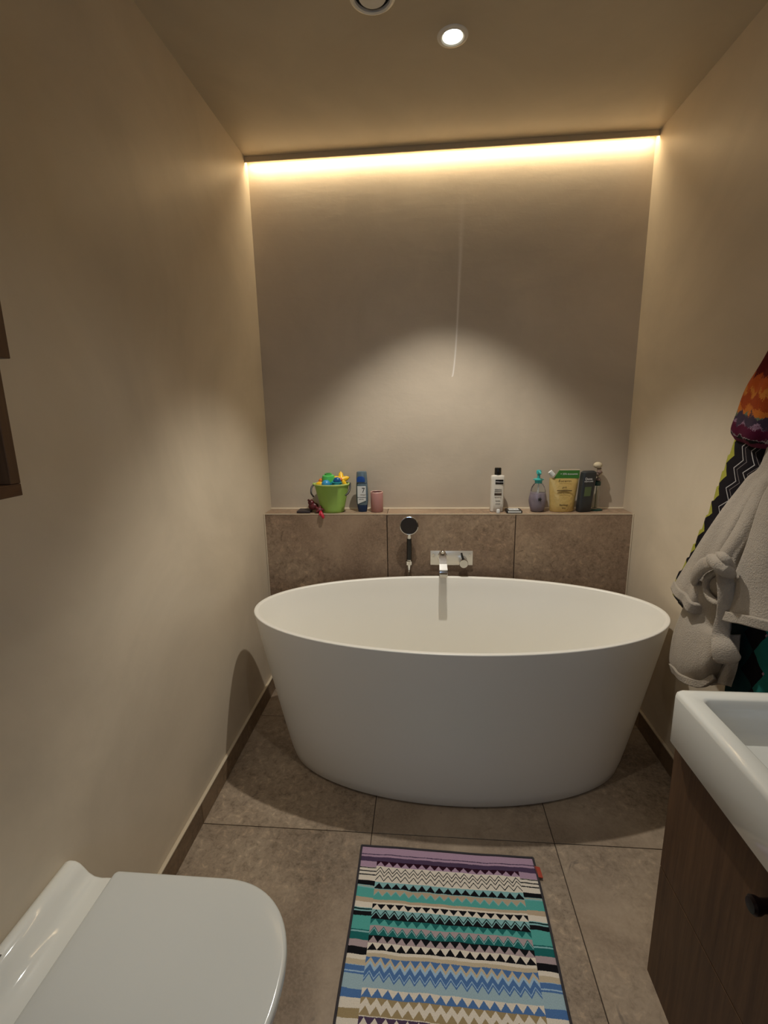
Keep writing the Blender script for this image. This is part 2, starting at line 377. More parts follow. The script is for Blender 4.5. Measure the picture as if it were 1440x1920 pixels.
finish('outer_ring', lathe([(0.048, CZ+0.0), (0.049, CZ-0.008), (0.054, CZ-0.010), (0.062, CZ-0.006), (0.0635, CZ)], (0.638, -0.792, 0), 48, cap0=False, cap1=False), 'white_trim', vt)
finish('dark_throat', lathe([(0.001, CZ-0.001), (0.0485, CZ-0.001), (0.0485, CZ-0.0003), (0.001, CZ-0.0003)], (0.638, -0.792, 0), 40), 'dark_gap', vt)
finish('valve_disc', lathe([(0.006, CZ-0.001), (0.006, CZ-0.004), (0.034, CZ-0.004), (0.038, CZ-0.006), (0.036, CZ-0.009), (0.001, CZ-0.011)], (0.638, -0.792, 0), 48), 'white_trim', vt)

# ================================================================= BATHTUB
TX, TY, TZ = 0.890, -0.540, 0.625
tb = empty('bathtub', (TX, -0.56, 0), 'oval white freestanding bathtub standing in front of the tiled ledge', 'bathtub')
def ell(a, b, cx, cy, z, n=128):
    return [Vector((cx+a*cos(2*pi*i/n), cy+b*sin(2*pi*i/n), z)) for i in range(n)]
rings = []
for k in range(15):
    s = k/14; f = s**0.93
    rings.append(ell(0.66+0.14*f, 0.303+0.069*f, TX-0.004*(1-s), -0.562+0.022*s, 0.006+(TZ-0.010)*s))
rings[0] = ell(0.655, 0.298, TX-0.004, -0.562, 0.006); rings.insert(1, ell(0.659, 0.302, TX-0.004, -0.562, 0.010))
rings += [ell(0.8, 0.372, TX, TY, TZ-0.003), ell(0.7985, 0.3705, TX, TY, TZ-0.0005), ell(0.796, 0.368, TX, TY, TZ), ell(0.786, 0.358, TX, TY, TZ), ell(0.7825, 0.3545, TX, TY, TZ-0.0015), ell(0.780, 0.352, TX, TY, TZ-0.006)]
for k in range(1, 12):
    s = k/11; q = s**1.15
    rings.append(ell(0.780-0.235*q, 0.352-0.115*q, TX, TY-0.008*s, TZ-0.006-0.40*s))
for q, dz in ((0.94, 0.035), (0.85, 0.05), (0.7, 0.058), (0.45, 0.062), (0.1, 0.064)):
    rings.append(ell(0.545*q, 0.237*q, TX, TY-0.008, TZ-0.406-dz))
finish('shell', loft(rings), 'tub_white', tb, ang=60)
finish('foot', loft([ell(0.645, 0.29, TX-0.004, -0.562, 0.0), ell(0.645, 0.29, TX-0.004, -0.562, 0.0065)]), 'dark_gap', tb)  # near-black colour puts the shadow gap under the tub into the plinth
finish('drain', lathe([(0.001, 0.1555), (0.030, 0.1555), (0.032, 0.157), (0.030, 0.160), (0.001, 0.161)], (TX, TY-0.008, 0), 32), 'chrome', tb)

# ================================================================= TAPS
tp = empty('bath_mixer', (0.904, -LD, 0.70), 'chrome wall-mounted bath spout and lever on a white rectangular plate', 'tap')
finish('wall_plate', box((0.804, -LD-0.010, 0.665), (1.004, -LD-0.001, 0.735), 0.002, 2), 'plate_steel', tp)
for x in (0.820, 0.989):
    finish('screw', lathe([(0.001, 0), (0.0055, 0), (0.005, 0.0025), (0.001, 0.003)], (x, -LD-0.010, 0.718), 16, axis='Y'), 'chrome', tp)
sp = []
for y, z, h, w in ((-0.134, 0.722, 0.024, 0.030), (-0.16, 0.720, 0.024, 0.031), (-0.20, 0.710, 0.020, 0.033), (-0.24, 0.695, 0.018, 0.035), (-0.270, 0.683, 0.018, 0.036), (-0.278, 0.678, 0.022, 0.036), (-0.282, 0.668, 0.026, 0.036)):
    sp.append([Vector((0.861+sx*w/2, y, z+sz*h/2)) for sx, sz in ((-1, -1), (1, -1), (1, 1), (-1, 1))])
bm = loft(sp); bmesh.ops.bevel(bm, geom=bm.edges[:], offset=0.0015, segments=2, affect='EDGES')
finish('spout', bm, 'chrome', tp)
finish('diverter', lathe([(0.010, 0), (0.010, 0.010), (0.007, 0.013), (0.001, 0.0135)], (0.861, -0.155, 0.731), 20), 'chrome', tp)
finish('spout_collar', lathe([(0.001, 0.0), (0.022, 0), (0.022, 0.006), (0.018, 0.008), (0.001, 0.008)], (0.861, -LD-0.010, 0.712), 28, axis='Y'), 'chrome', tp)
finish('valve_body', lathe([(0.001, 0.0), (0.021, 0), (0.0205, 0.058), (0.019, 0.062), (0.001, 0.063)], (0.957, -LD-0.010, 0.692), 32, axis='Y'), 'chrome', tp)
finish('lever', tube([(0.957, -0.180, 0.704), (0.950, -0.186, 0.725), (0.946, -0.190, 0.742)], [0.0055, 0.005, 0.0045], 12), 'black_rubber', tp)

hs = empty('hand_shower', (0.705, -0.150, 0.70), 'chrome hand shower with dark round face and black grip, left of the spout', 'shower head')
finish('head', lathe([(0.001, -0.010), (0.030, -0.009), (0.041, -0.003), (0.0445, 0.002), (0.043, 0.005), (0.0405, 0.0055), (0.0405, 0.0045), (0.001, 0.0045)], (0.705, -0.168, 0.867), 48, axis='Y'), 'chrome', hs)
finish('spray_face', lathe([(0.001, 0.004), (0.0395, 0.004), (0.0385, 0.0065), (0.001, 0.0072)], (0.705, -0.168, 0.867), 48, axis='Y'), 'shower_face', hs)
finish('neck', tube([(0.705, -0.160, 0.832), (0.705, -0.157, 0.820), (0.704, -0.155, 0.804)], [0.013, 0.010, 0.0105], 20), 'chrome', hs)
finish('grip', tube([(0.704, -0.155, 0.806), (0.704, -0.152, 0.75), (0.703, -0.150, 0.697)], [0.0105, 0.0118, 0.0118], 20), 'black_rubber', hs)
finish('cone', tube([(0.703, -0.150, 0.698), (0.703, -0.149, 0.675), (0.702, -0.148, 0.640)], [0.0125, 0.0115, 0.0065], 20), 'chrome', hs)
finish('wall_bracket', tube([(0.703, -LD-0.001, 0.683), (0.703, -0.140, 0.683)], 0.009, 16, sm=1), 'chrome', hs)
bm = bmesh.new()
for k in range(24):
    a0 = 2*pi*k/24
r1 = [[Vector((0.703+r*cos(2*pi*i/28), -0.150+r*sin(2*pi*i/28), z)) for i in range(28)] for r, z in ((0.0135, 0.676), (0.0175, 0.674), (0.0175, 0.692), (0.0135, 0.690))]
r1.append(r1[0]); bm.free(); finish('clamp_ring', loft(r1, cap0=False, cap1=False), 'chrome', hs)
finish('hose', tube([(0.702, -0.148, 0.645), (0.702, -0.146, 0.60), (0.71, -0.144, 0.45), (0.74, -0.144, 0.35)], 0.0065, 12), 'chrome', hs)

# ================================================================= TOILET
LZ = 0.43; TYc = -1.705
tl = empty('toilet', (0.0, TYc, 0), 'white wall-hung toilet with closed lid at the lower left', 'toilet')
def dshape(x0, xs, xe, hw, z, n=40, rc=0.02, cy=TYc):
    """D outline: straight back at x0, sides to xs, rounded nose to xe"""
    pts = []
    for i in range(7):
        a = -pi/2 - i/6*pi/2; pts.append((x0+rc+rc*cos(a), cy-hw+rc+rc*sin(a)))
    pts = pts[::-1]
    out = [(x0+rc+rc*cos(pi+k/6*pi/2), cy-hw+rc+rc*sin(pi+k/6*pi/2)) for k in range(7)]
    for i in range(n+1):
        a = -pi/2 + pi*i/n; ca, sa = cos(a), sin(a); p = 2.25
        out.append((xs+(xe-xs)*abs(ca)**(2/p), cy+math.copysign(abs(sa)**(2/p), sa)*hw))
    out += [(x0+rc+rc*cos(pi/2+k/6*pi/2), cy+hw-rc+rc*sin(pi/2+k/6*pi/2)) for k in range(7)]
    return [Vector((x, y, z)) for x, y in out]
bw = []
for z, x0, xs, xe, hw in ((0.080, 0.002, 0.14, 0.30, 0.10), (0.10, 0.002, 0.16, 0.33, 0.115), (0.18, 0.002, 0.20, 0.40, 0.145), (0.28, 0.002, 0.26, 0.47, 0.168), (0.36, 0.002, 0.33, 0.515, 0.181), (0.398, 0.002, 0.345, 0.522, 0.184), (0.402, 0.004, 0.345, 0.518, 0.181)):
    bw.append(dshape(x0, xs, xe, hw, z, rc=0.006))
finish('bowl', loft(bw), 'porcelain', tl)
# raised rim against the wall with a trough in front of it
pf = [(0.001, 0.395), (0.001, 0.448), (0.004, 0.453), (0.012, 0.456), (0.024, 0.455), (0.033, 0.450), (0.041, 0.440), (0.050, 0.427), (0.062, 0.418), (0.078, 0.415), (0.094, 0.4165), (0.104, 0.4165), (0.106, 0.395)]
rg = []
for k, (dy, dz) in enumerate(((-0.183, -0.006), (-0.181, -0.002), (-0.177, 0.0), (0.177, 0.0), (0.181, -0.002), (0.183, -0.006))):
    rg.append([Vector((x, TYc+dy, z+(dz if z > 0.40 else 0))) for x, z in pf])
finish('rear_rim', loft(rg), 'porcelain', tl, ang=50)
st = [dshape(0.112, 0.345, 0.524, 0.1835, z, rc=0.012) for z in (0.403, 0.410, 0.412)]; st[2] = dshape(0.114, 0.345, 0.522, 0.1815, 0.412, rc=0.012)
finish('seat', loft(st), 'lid_plastic', tl)
ldn = []
for z, ins in ((0.4135, 0.003), (0.4145, 0.0), (0.424, 0.0), (0.4275, 0.0012), (0.4295, 0.004), (0.4302, 0.008), (0.4300, 0.03), (0.4292, 0.07), (0.4285, 0.12)):
    ldn.append(dshape(0.108+ins*0.8, 0.350-ins*0.3, 0.529-ins, 0.187-ins, z, rc=max(0.003, 0.010-ins*0.5)))
finish('lid', loft(ldn), 'lid_plastic', tl, ang=50)
text('maker_mark', 'DURAVIT', 0.014, 'print_grey', tl, (0.019, -1.735, 0.4563), (0, 0, -pi/2), 0.0002)

# ================================================================= BASIN AND VANITY
BX, BY0, BY1, BZ0, BZ1 = 1.250, -1.447, -2.46, 0.749, 0.861
bs = empty('wash_basin', ((BX+W)/2, (BY0+BY1)/2, BZ0), 'thick white rectangular ceramic wash basin on the wood vanity, lower right', 'basin')
def rr(x0, x1, y0, y1, z, r, n=6):
    out = []
    for cx, cy, a0 in ((x1-r, y1-r, 0), (x0+r, y1-r, pi/2), (x0+r, y0+r, pi), (x1-r, y0+r, 3*pi/2)):
        out += [Vector((cx+r*cos(a0+pi/2*k/n), cy+r*sin(a0+pi/2*k/n), z)) for k in range(n+1)]
    return out
x1 = W-0.001
def bo(d, z, r, dx=0): return rr(BX+d+dx, x1-d*0.2, BY1+d, BY0-d, z, r)
q = [bo(0.012, BZ0, 0.012), bo(0.003, BZ0+0.001, 0.014), bo(0.0, BZ0+0.006, 0.015), bo(0.0, BZ1-0.012, 0.015), bo(0.0015, BZ1-0.005, 0.014), bo(0.005, BZ1-0.0012, 0.013), bo(0.011, BZ1, 0.012)]
ix0, iy0, iy1, ix1 = BX+0.036, BY0-0.034, BY1+0.034, W-0.13
q += [rr(ix0-0.004, ix1+0.004, iy1-0.004, iy0+0.004, BZ1, 0.012), rr(ix0, ix1, iy1, iy0, BZ1-0.003, 0.012), rr(ix0+0.004, ix1-0.004, iy1+0.004, iy0-0.004, BZ1-0.02, 0.014),
      rr(ix0+0.012, ix1-0.012, iy1+0.012, iy0-0.012, BZ1-0.058, 0.018), rr(ix0+0.02, ix1-0.02, iy1+0.02, iy0-0.02, BZ1-0.066, 0.02), rr(ix0+0.05, ix1-0.05, iy1+0.06, iy0-0.05, BZ1-0.070, 0.02),
      rr(ix0+0.056, ix1-0.055, iy1+0.066, iy0-0.058, BZ1-0.080, 0.02), rr(ix0+0.1, ix1-0.1, iy1+0.3, iy0-0.3, BZ1-0.086, 0.02)]
finish('ceramic_body', loft(q), 'porcelain', bs, ang=50)
finish('drain', lathe([(0.001, BZ1-0.0855), (0.030, BZ1-0.0855), (0.029, BZ1-0.081), (0.001, BZ1-0.080)], ((ix0+ix1)/2, (iy0+iy1)/2, 0), 32), 'chrome', bs)
vn = empty('vanity_cabinet', (1.5, -1.95, 0.16), 'dark wood wall-hung vanity cabinet with two drawers under the white basin', 'cabinet')
VX = 1.270
finish('carcass', box((VX+0.0215, -2.44, 0.160), (W-0.002, -1.443, 0.748), 0.001, 1), 'walnut_vertical', vn, smooth=False)
for nm, z0, z1 in (('drawer', 0.4445, 0.746), ('drawer', 0.160, 0.4415)):
    dr = finish(nm, box((VX, -2.441, z0), (VX+0.020, -1.4425, z1), 0.0004, 1), 'walnut_vertical', vn, smooth=False)
    hz = z1-0.050; hb = None
    hb = lathe([(0.001, 0), (0.014, 0), (0.014, 0.003), (0.010, 0.006), (0.0095, 0.020), (0.0125, 0.026), (0.013, 0.032), (0.010, 0.0355), (0.001, 0.036)], (0, 0, 0), 32, axis='X')
    bmesh.ops.transform(hb, matrix=Matrix.Translation((VX, -1.727, hz)) @ Matrix.Scale(-1, 4, (1, 0, 0)), verts=hb.verts)
    finish('knob', hb, 'handle_bronze', dr)

# wall cabinet at the left edge
wc = empty('wall_cabinet', (0.0, -1.85, 1.268), 'dark wood wall cabinet with open lower shelf at the left edge', 'cabinet')
y0, y1, zb, zt = -2.09, -1.594, 1.267, 2.02
finish('side_panel', box((0.001, y1-0.019, zb+0.020), (0.12, y1, zt), 0.001, 1), 'walnut_vertical', wc, smooth=False)
finish('side_panel', box((0.001, y0, zb+0.020), (0.12, y0+0.019, zt), 0.001, 1), 'walnut_vertical', wc, smooth=False)
finish('bottom_panel', box((0.001, y0, zb), (0.12, y1, zb+0.0195), 0.001, 1), 'walnut_rail', wc, smooth=False)
finish('top_panel', box((0.001, y0, zt), (0.12, y1, zt+0.019), 0.001, 1), 'walnut_rail', wc, smooth=False)
finish('shelf', box((0.001, y0+0.02, 1.482), (0.118, y1-0.0195, 1.500), 0.001, 1), 'walnut_rail', wc, smooth=False)
finish('back_panel', box((0.001, y0+0.02, zb+0.02), (0.008, y1-0.0195, zt-0.001)), 'walnut_vertical', wc, smooth=False)
finish('door', box((0.1215, y0, 1.480), (0.141, y1-0.001, zt+0.018), 0.001, 1), 'walnut_vertical', wc, smooth=False)

# ================================================================= BATH MAT
# borders measured down the mat in metres from its far edge: (colour, centre start, zigzag height, side start)
CRM, BLK, MAU, PUR, MAR = (232, 222, 206), (24, 24, 28), (182, 152, 174), (84, 66, 92), (52, 22, 38)
TEA, LTE, DTE, DGR, BEI = (90, 174, 166), (142, 190, 192), (34, 108, 106), (12, 44, 44), (192, 172, 146)
PGR, BLU, LBL, SKY, TAN = (178, 160, 162), (84, 122, 176), (168, 198, 222), (164, 190, 200), (166, 146, 108)
LBE = (204, 188, 160)
L = [ (MAU, .006, 0, .006), (PUR, .026, 0, .026), (MAU, .029, 0, .029), (PUR, .036, 0, .036), (MAR, .050, 0, .052), (MAU, .066, -.014, .052),
      (CRM, .067, 0, .072), (BLK, .085, -.016, .0725), (CRM, .0885, -.016, .0755), (BLK, .096, -.016, .0835), (CRM, .0995, -.016, .087), (BLK, .110, -.016, .095), (CRM, .1135, -.016, .0985),
      (LTE, .116, 0, .115), (BLK, .134, -.016, .115), (LTE, .136, 0, .129), (BEI, .138, 0, .131), (LTE, .156, -.014, .133), (TEA, .159, -.014, .137),
      (BEI, .168, 0, .165), (CRM, .176, 0, .178), (BLK, .181, 0, .192), (CRM, .196, -.015, .192), (LTE, .197, 0, .194), (DGR, .213, -.016, .196), (LTE, .217, -.016, .200), (BLK, .221, -.016, .204),
      (DTE, .223, 0, .216), (TEA, .238, -.015, .216), (PGR, .240, 0, .252), (DTE, .258, -.016, .252), (LTE, .261, -.016, .255), (DTE, .264, -.016, .259),
      (BLK, .265, 0, .278), (PGR, .282, -.016, .278), (CRM, .283, 0, .295), (BLK, .300, -.016, .295), (CRM, .301, 0, .313), (LBE, .308, 0, .324),
      (BLU, .317, 0, .337), (LBE, .333, -.016, .337), (LBL, .341, -.016, .337), (BLU, .350, -.017, .338), (LBL, .364, -.017, .350), (BLU, .367, -.017, .353), (SKY, .372, -.017, .357),
      (CRM, .384, 0, .389), (BLU, .402, -.017, .389), (TAN, .404, 0, .407), (CRM, .420, -.016, .407), (TAN, .438, -.017, .428), (CRM, .440, 0, .447),
      (PUR, .442, 0, .463), (CRM, .460, -.017, .463), (MAU, .462, 0, .482), (PUR, .480, -.017, .500), (BLK, .482, 0, .505), (MAU, .500, -.017, .520),
      (CRM, .515, 0, .53), (BLK, .535, -.016, .545), (CRM, .538, -.016, .548), (TEA, .56, 0, .56), (DTE, .60, -.016, .60), (CRM, .62, 0, .62), (BLK, .65, -.016, .65), (MAU, .67, 0, .67), (PUR, .72, -.016, .70), (MAU, .76, 0, .76), (BLU, .80, -.016, .79), (CRM, .84, 0, .83) ]
MW, ML = 0.548, 0.90
layered('mat_weave', MAU, [(c, a/ML, h/ML, s/ML) for c, a, h, s in L], 0.8/17, 0.10, 0.90, wob=0.005, fuzz=260)
mt = empty('bath_mat', (0.843, -1.49, 0), 'striped zigzag terry bath mat lying on the floor in front of the bathtub', 'bath mat')
def matpt(u, v, dz=0.0):
    x = 0.571 + 0.544*u - 0.006*v + 0.002*sin(v*9)
    y = -1.036 - 0.009*u - ML*v
    z = 0.0045 + 0.0022*(1+sin(u*7+v*11))*0.5 + 0.003*noise.noise(Vector((u*4, v*6, 1.0)))
    return Vector((x, y, max(z, 0.0035)+dz))
nx, ny = 70, 110
bm = loft([[matpt(i/nx, j/ny) for i in range(nx+1)] for j in range(ny+1)], close=False, uv=True)
o = finish('terry_cloth', bm, 'mat_weave', mt)
sd = o.modifiers.new('thick', 'SOLIDIFY'); sd.thickness = 0.003; sd.offset = -1
for side in ((0, None), (1, None), (None, 0), (None, 1)):
    pts = [matpt(side[0], k/60) if side[0] is not None else matpt(k/60, side[1]) for k in range(61)]
    finish('bound_edge', tube(pts, 0.0034, 8, sm=1), 'binding', mt)
tagp = [(1.113, -1.075), (1.128, -1.078), (1.130, -1.112), (1.115, -1.110)]
finish('sewn_tag', loft([[Vector((x, y, 0.0075)) for x, y in tagp], [Vector((x, y, 0.010)) for x, y in tagp]]), 'leather_tag', mt, smooth=False)

# ================================================================= THINGS ON THE LEDGE
T0 = LH + 0.001
def ledge(px, y=-0.065):                 # x position on the ledge read off the photo
    return at(px, 955, 1, y).x
# green bucket (slightly oval)
bx, by = ledge(624, -0.068), -0.069
bk = empty('toy_bucket', (bx, by, T0), 'lime green toy bucket with black handle, full of bath toys', 'bucket')
bkt = lathe([(0.001, 0), (0.053, 0), (0.056, 0.003), (0.057, 0.012), (0.083, 0.128), (0.086, 0.130), (0.0885, 0.134), (0.0875, 0.138), (0.083, 0.138), (0.081, 0.132), (0.054, 0.008), (0.001, 0.006)], (bx, by, T0), 56, sy=0.76)
finish('pail', bkt, 'lime_plastic', bk)
finish('rim', lathe([(0.0835, 0.1375), (0.0845, 0.140), (0.0875, 0.140), (0.089, 0.1365), (0.088, 0.134)], (bx, by, T0), 56, sy=0.76, cap0=False, cap1=False), 'rim_lime', bk)
finish('handle', tube([(bx-0.088, by-0.004, T0+0.134), (bx-0.096, by-0.018, T0+0.120), (bx-0.094, by-0.036, T0+0.098), (bx-0.080, by-0.054, T0+0.084), (bx-0.045, by-0.068, T0+0.083),
        (bx, by-0.072, T0+0.083), (bx+0.045, by-0.068, T0+0.083), (bx+0.080, by-0.054, T0+0.088), (bx+0.093, by-0.034, T0+0.104), (bx+0.096, by-0.016, T0+0.122), (bx+0.088, by-0.004, T0+0.138)][:4], 0.0042, 10), 'black_plastic', bk)
finish('handle', tube([(bx+0.074, by-0.050, T0+0.088), (bx+0.086, by-0.036, T0+0.100), (bx+0.092, by-0.018, T0+0.120), (bx+0.090, by-0.004, T0+0.142)], 0.0042, 10), 'black_plastic', bk)
for sx in (-1, 1):
    finish('handle_lug', lathe([(0.001, 0), (0.007, 0), (0.007, 0.005), (0.001, 0.005)], (bx+sx*0.088-0.0025, by-0.004, T0+0.136), 16, axis='X'), 'lime_plastic', bk)
def blob(c, r, sc=(1, 1, 1), n=20):
    bm = bmesh.new(); bmesh.ops.create_uvsphere(bm, u_segments=n, v_segments=n//2, radius=r)
    for v in bm.verts: v.co = Vector((v.co.x*sc[0], v.co.y*sc[1], v.co.z*sc[2])) + Vector(c)
    return bm
zt2 = T0+0.138
ty = empty('beaker_toy', (bx-0.014, by-0.010, zt2-0.03), 'green plastic beaker toy upside down on top of the bucket', 'toy', 'bath toys in the bucket')
finish('cup', lathe([(0.001, -0.035), (0.031, -0.035), (0.0305, 0.030), (0.0285, 0.039), (0.024, 0.042), (0.001, 0.0425)], (bx-0.014, by-0.004, zt2), 32), 'toy_green', ty)
finish('base_ring', lathe([(0.012, 0.043), (0.017, 0.044), (0.017, 0.050), (0.012, 0.050)], (bx-0.014, by-0.004, zt2), 24, cap0=False, cap1=False), 'toy_green', ty)
ty = empty('starfish_toy', (bx+0.045, by+0.01, zt2), 'yellow starfish bath toy poking out at the right of the bucket', 'toy', 'bath toys in the bucket')
def star(c, r, th, tilt, n=5, inner=0.48):
    bm = bmesh.new(); ring = []
    for i in range(n*4):
        a = 2*pi*i/(n*4); k = abs(((i+2) % 4)-2)/2; rad = r*(1-(1-inner)*k)
        ring.append((rad*cos(a), rad*sin(a)))
    M_ = Matrix.Translation(Vector(c)) @ Matrix.Rotation(tilt[0], 4, 'X') @ Matrix.Rotation(tilt[1], 4, 'Y') @ Matrix.Rotation(tilt[2], 4, 'Z')
    rg = [[M_ @ Vector((x*s, y*s, z)) for x, y in ring] for s, z in ((0.6, -th), (0.95, -th*0.6), (1, 0), (0.92, th*0.6), (0.5, th*1.2), (0.1, th*1.5))]
    bm.free(); return loft(rg)
finish('body', star((bx+0.045, by+0.008, zt2+0.016), 0.046, 0.009, (1.1, 0.25, 0.4)), 'toy_yellow', ty)
finish('centre_knob', blob((bx+0.045, by-0.008, zt2+0.020), 0.010), 'toy_orange', ty)
ty = empty('turtle_toy', (bx+0.030, by-0.022, zt2), 'teal bath toy with a dark blue dome, in front of the yellow starfish', 'toy', 'bath toys in the bucket')
finish('shell', blob((bx+0.024, by-0.018, zt2-0.003), 0.030, (1.05, 0.9, 0.8)), 'toy_teal', ty)
finish('dome', blob((bx+0.032, by-0.028, zt2+0.016), 0.019, (1, 0.8, 1)), 'toy_navy', ty)
finish('rim', lathe([(0.019, -0.003), (0.023, -0.003), (0.024, 0.002), (0.019, 0.004)], (bx+0.032, by-0.030, zt2+0.009), 24, cap0=False, cap1=False), 'toy_teal', ty)
ty = origin(finish('bath_ball', blob((bx-0.020, by-0.036, zt2+0.001), 0.022), 'toy_sky'), (bx-0.020, by-0.036, zt2-0.021))
tag(ty, 'small sky blue ball at the front rim of the bucket', 'toy', 'bath toys in the bucket')
ty = empty('duck_toy', (bx-0.058, by, zt2-0.02), 'orange and yellow duck toy at the left rim of the bucket', 'toy', 'bath toys in the bucket')
finish('body', blob((bx-0.052, by-0.010, zt2-0.004), 0.022, (1.1, 0.8, 0.75)), 'toy_yellow', ty)
finish('head', blob((bx-0.050, by-0.002, zt2+0.012), 0.014), 'toy_orange', ty)



# slate coloured box, maroon squirter, crimson starfish at the left
x0 = ledge(560, -0.07)
o = finish('flat_box', box((x0, -0.110, T0), (x0+0.065, -0.040, T0+0.010), 0.002, 2), 'slate_box')
tag(origin(o, (x0+0.03, -0.075, T0)), 'flat dark grey box lying at the left end of the ledge', 'box')
mx = ledge(588, -0.07)
ty = empty('squirter_toy', (mx, -0.06, T0+0.010), 'dark maroon rubber bath squirter beside the lime bucket', 'toy')
finish('body', blob((mx+0.004, -0.085, T0+0.030), 0.020, (1.25, 0.9, 0.95)), 'toy_maroon', ty)
finish('head', blob((mx-0.006, -0.088, T0+0.048), 0.014, (1.15, 1, 0.9)), 'toy_maroon', ty)
for dx in (-0.012, 0.002): finish('ear', blob((mx-0.006+dx, -0.089, T0+0.060), 0.0055), 'toy_maroon', ty)
finish('tail', tube([(mx+0.018, -0.09, T0+0.024), (mx+0.03, -0.10, T0+0.018), (mx+0.036, -0.105, T0+0.012)], [0.010, 0.007, 0.004], 12), 'toy_maroon', ty)
cx = ledge(601, -0.12)
ty = empty('starfish_toy', (cx, -0.118, T0), 'crimson rubber starfish toy drooping over the ledge edge in front of the bucket', 'toy')
finish('body', star((cx-0.006, -0.113, T0+0.018), 0.024, 0.005, (0.9, 0.3, 0.2)), 'toy_maroon', ty)
finish('arm', tube([(cx-0.004, -0.112, T0+0.012), (cx+0.004, -0.128, T0+0.004), (cx+0.012, -0.134, T0-0.010), (cx+0.016, -0.134, T0-0.020)], [0.006, 0.008, 0.008, 0.004], 12), 'toy_crimson', ty)
finish('arm', tube([(cx, -0.112, T0+0.012), (cx-0.002, -0.130, T0+0.004), (cx-0.002, -0.136, T0-0.006)], [0.005, 0.005, 0.003], 10), 'toy_crimson', ty)

# blue shampoo bottle
x0 = ledge(680, -0.065)
sb = empty('shampoo_bottle', (x0, -0.065, T0), 'tall navy and grey-blue shampoo bottle with a white label', 'bottle')
def ov(w, d, z, n=32, p=2.6, cx=x0, cy=-0.065, tw=0.0, dx=0.0):
    out = []
    for i in range(n):
        a = 2*pi*i/n; ca, sa = cos(a), sin(a)
        x = math.copysign(abs(ca)**(2/p), ca)*w; y = math.copysign(abs(sa)**(2/p), sa)*d
        out.append(Vector((cx+dx+x*cos(tw)-y*sin(tw), cy+x*sin(tw)+y*cos(tw), z)))
    return out
prof = [(0.020, 0), (0.0215, 0.003), (0.024, 0.02), (0.0275, 0.05), (0.0285, 0.08), (0.0275, 0.115), (0.0262, 0.14)]
finish('body', loft([ov(w, w*0.62, T0+z) for w, z in prof]), 'navy_plastic', sb)
finish('side_band', loft([ov(w+0.0006, w*0.62+0.0004, T0+z) for w, z in ((0.0255, 0.034), (0.0276, 0.05), (0.0286, 0.08), (0.0276, 0.115), (0.0264, 0.138))]), 'steel_blue_plastic', sb)
finish('cap', loft([ov(w, w*0.64, T0+z) for w, z in ((0.0264, 0.1405), (0.0262, 0.165), (0.0245, 0.190), (0.0225, 0.1945), (0.018, 0.196))]), 'steel_blue_plastic', sb)
finish('blue_panel', loft([ov(w, 0.0012, T0+z, cy=-0.0825+dy, dx=-0.003) for w, z, dy in ((0.0195, 0.146, 0), (0.0195, 0.160, 0.0004), (0.017, 0.168, 0.001), (0.009, 0.173, 0.0015))]), 'blue_plastic', sb)
yl = -0.0838
fx = [(-0.0205, 0.040), (0.0195, 0.056), (0.0205, 0.126), (-0.0205, 0.126)]
finish('paper_label', loft([[Vector((x0+x, yy, T0+z)) for x, z in fx] for yy in (yl, -0.0805)]), 'label_white', sb, smooth=False)
text('printed_sign', '7', 0.034, 'print_black', sb, (x0+0.008, yl-0.0004, T0+0.105), sx=0.9)
text('printed_line', 'shampoo', 0.007, 'print_grey', sb, (x0+0.006, yl-0.0004, T0+0.085))
text('printed_line', 'ANTI-DANDRUFF', 0.0052, 'print_black', sb, (x0-0.001, yl-0.0004, T0+0.072))
text('printed_line', 'men ultra', 0.006, 'print_black', sb, (x0-0.003, yl-0.0004, T0+0.063))

x0 = ledge(707, -0.065)
pc = empty('tumbler', (x0, -0.065, T0), 'dusty pink cylindrical tumbler next to the blue shampoo bottle', 'cup')
finish('wall', lathe([(0.001, 0), (0.028, 0), (0.0298, 0.003), (0.0300, 0.094), (0.0288, 0.0965), (0.0272, 0.095)], (x0, -0.065, T0), 40, cap1=False), 'pink_ceramic', pc)
finish('inside', lathe([(0.0272, 0.0955), (0.0265, 0.006), (0.001, 0.005)], (x0, -0.065, T0), 40, cap0=False), 'pink_shaded', pc)  # darker pink: shade inside the cup is put into the colour
finish('lip', lathe([(0.0300, 0.0925), (0.0302, 0.0955), (0.0288, 0.0972), (0.0272, 0.0955)], (x0, -0.065, T0), 40, cap0=False, cap1=False), 'pink_lip', pc)

# white bottle with black cap
x0 = ledge(931, -0.065)
wb = empty('conditioner_bottle', (x0, -0.065, T0), 'tall white shampoo bottle with black cap and black name plate', 'bottle')
cx_ = x0
def ovw(w, d, z, dx=0.0, p=3.2): return ov(w, d, z, 36, p, cx_, -0.065, 0.0, dx)
finish('body', loft([ovw(w, d, T0+z, dx) for w, d, z, dx in ((0.028, 0.017, 0, -.002), (0.0305, 0.0195, 0.003, -.002), (0.0315, 0.020, 0.04, -.001), (0.0315, 0.020, 0.10, 0), (0.032, 0.020, 0.15, .001), (0.0325, 0.0195, 0.163, .001), (0.030, 0.018, 0.170, .001), (0.015, 0.013, 0.1735, .001), (0.0125, 0.0125, 0.175, .001))]), 'white_plastic', wb)
finish('cap', lathe([(0.001, 0.175), (0.0150, 0.175), (0.0158, 0.177), (0.0154, 0.204), (0.0138, 0.2075), (0.001, 0.208)], (cx_+0.001, -0.065, T0), 32), 'gloss_black', wb)
yb = -0.0862
finish('name_plate', box((cx_-0.012, yb, T0+0.132), (cx_+0.024, yb+0.004, T0+0.154), 0.0008, 1), 'gloss_black', wb, smooth=False)
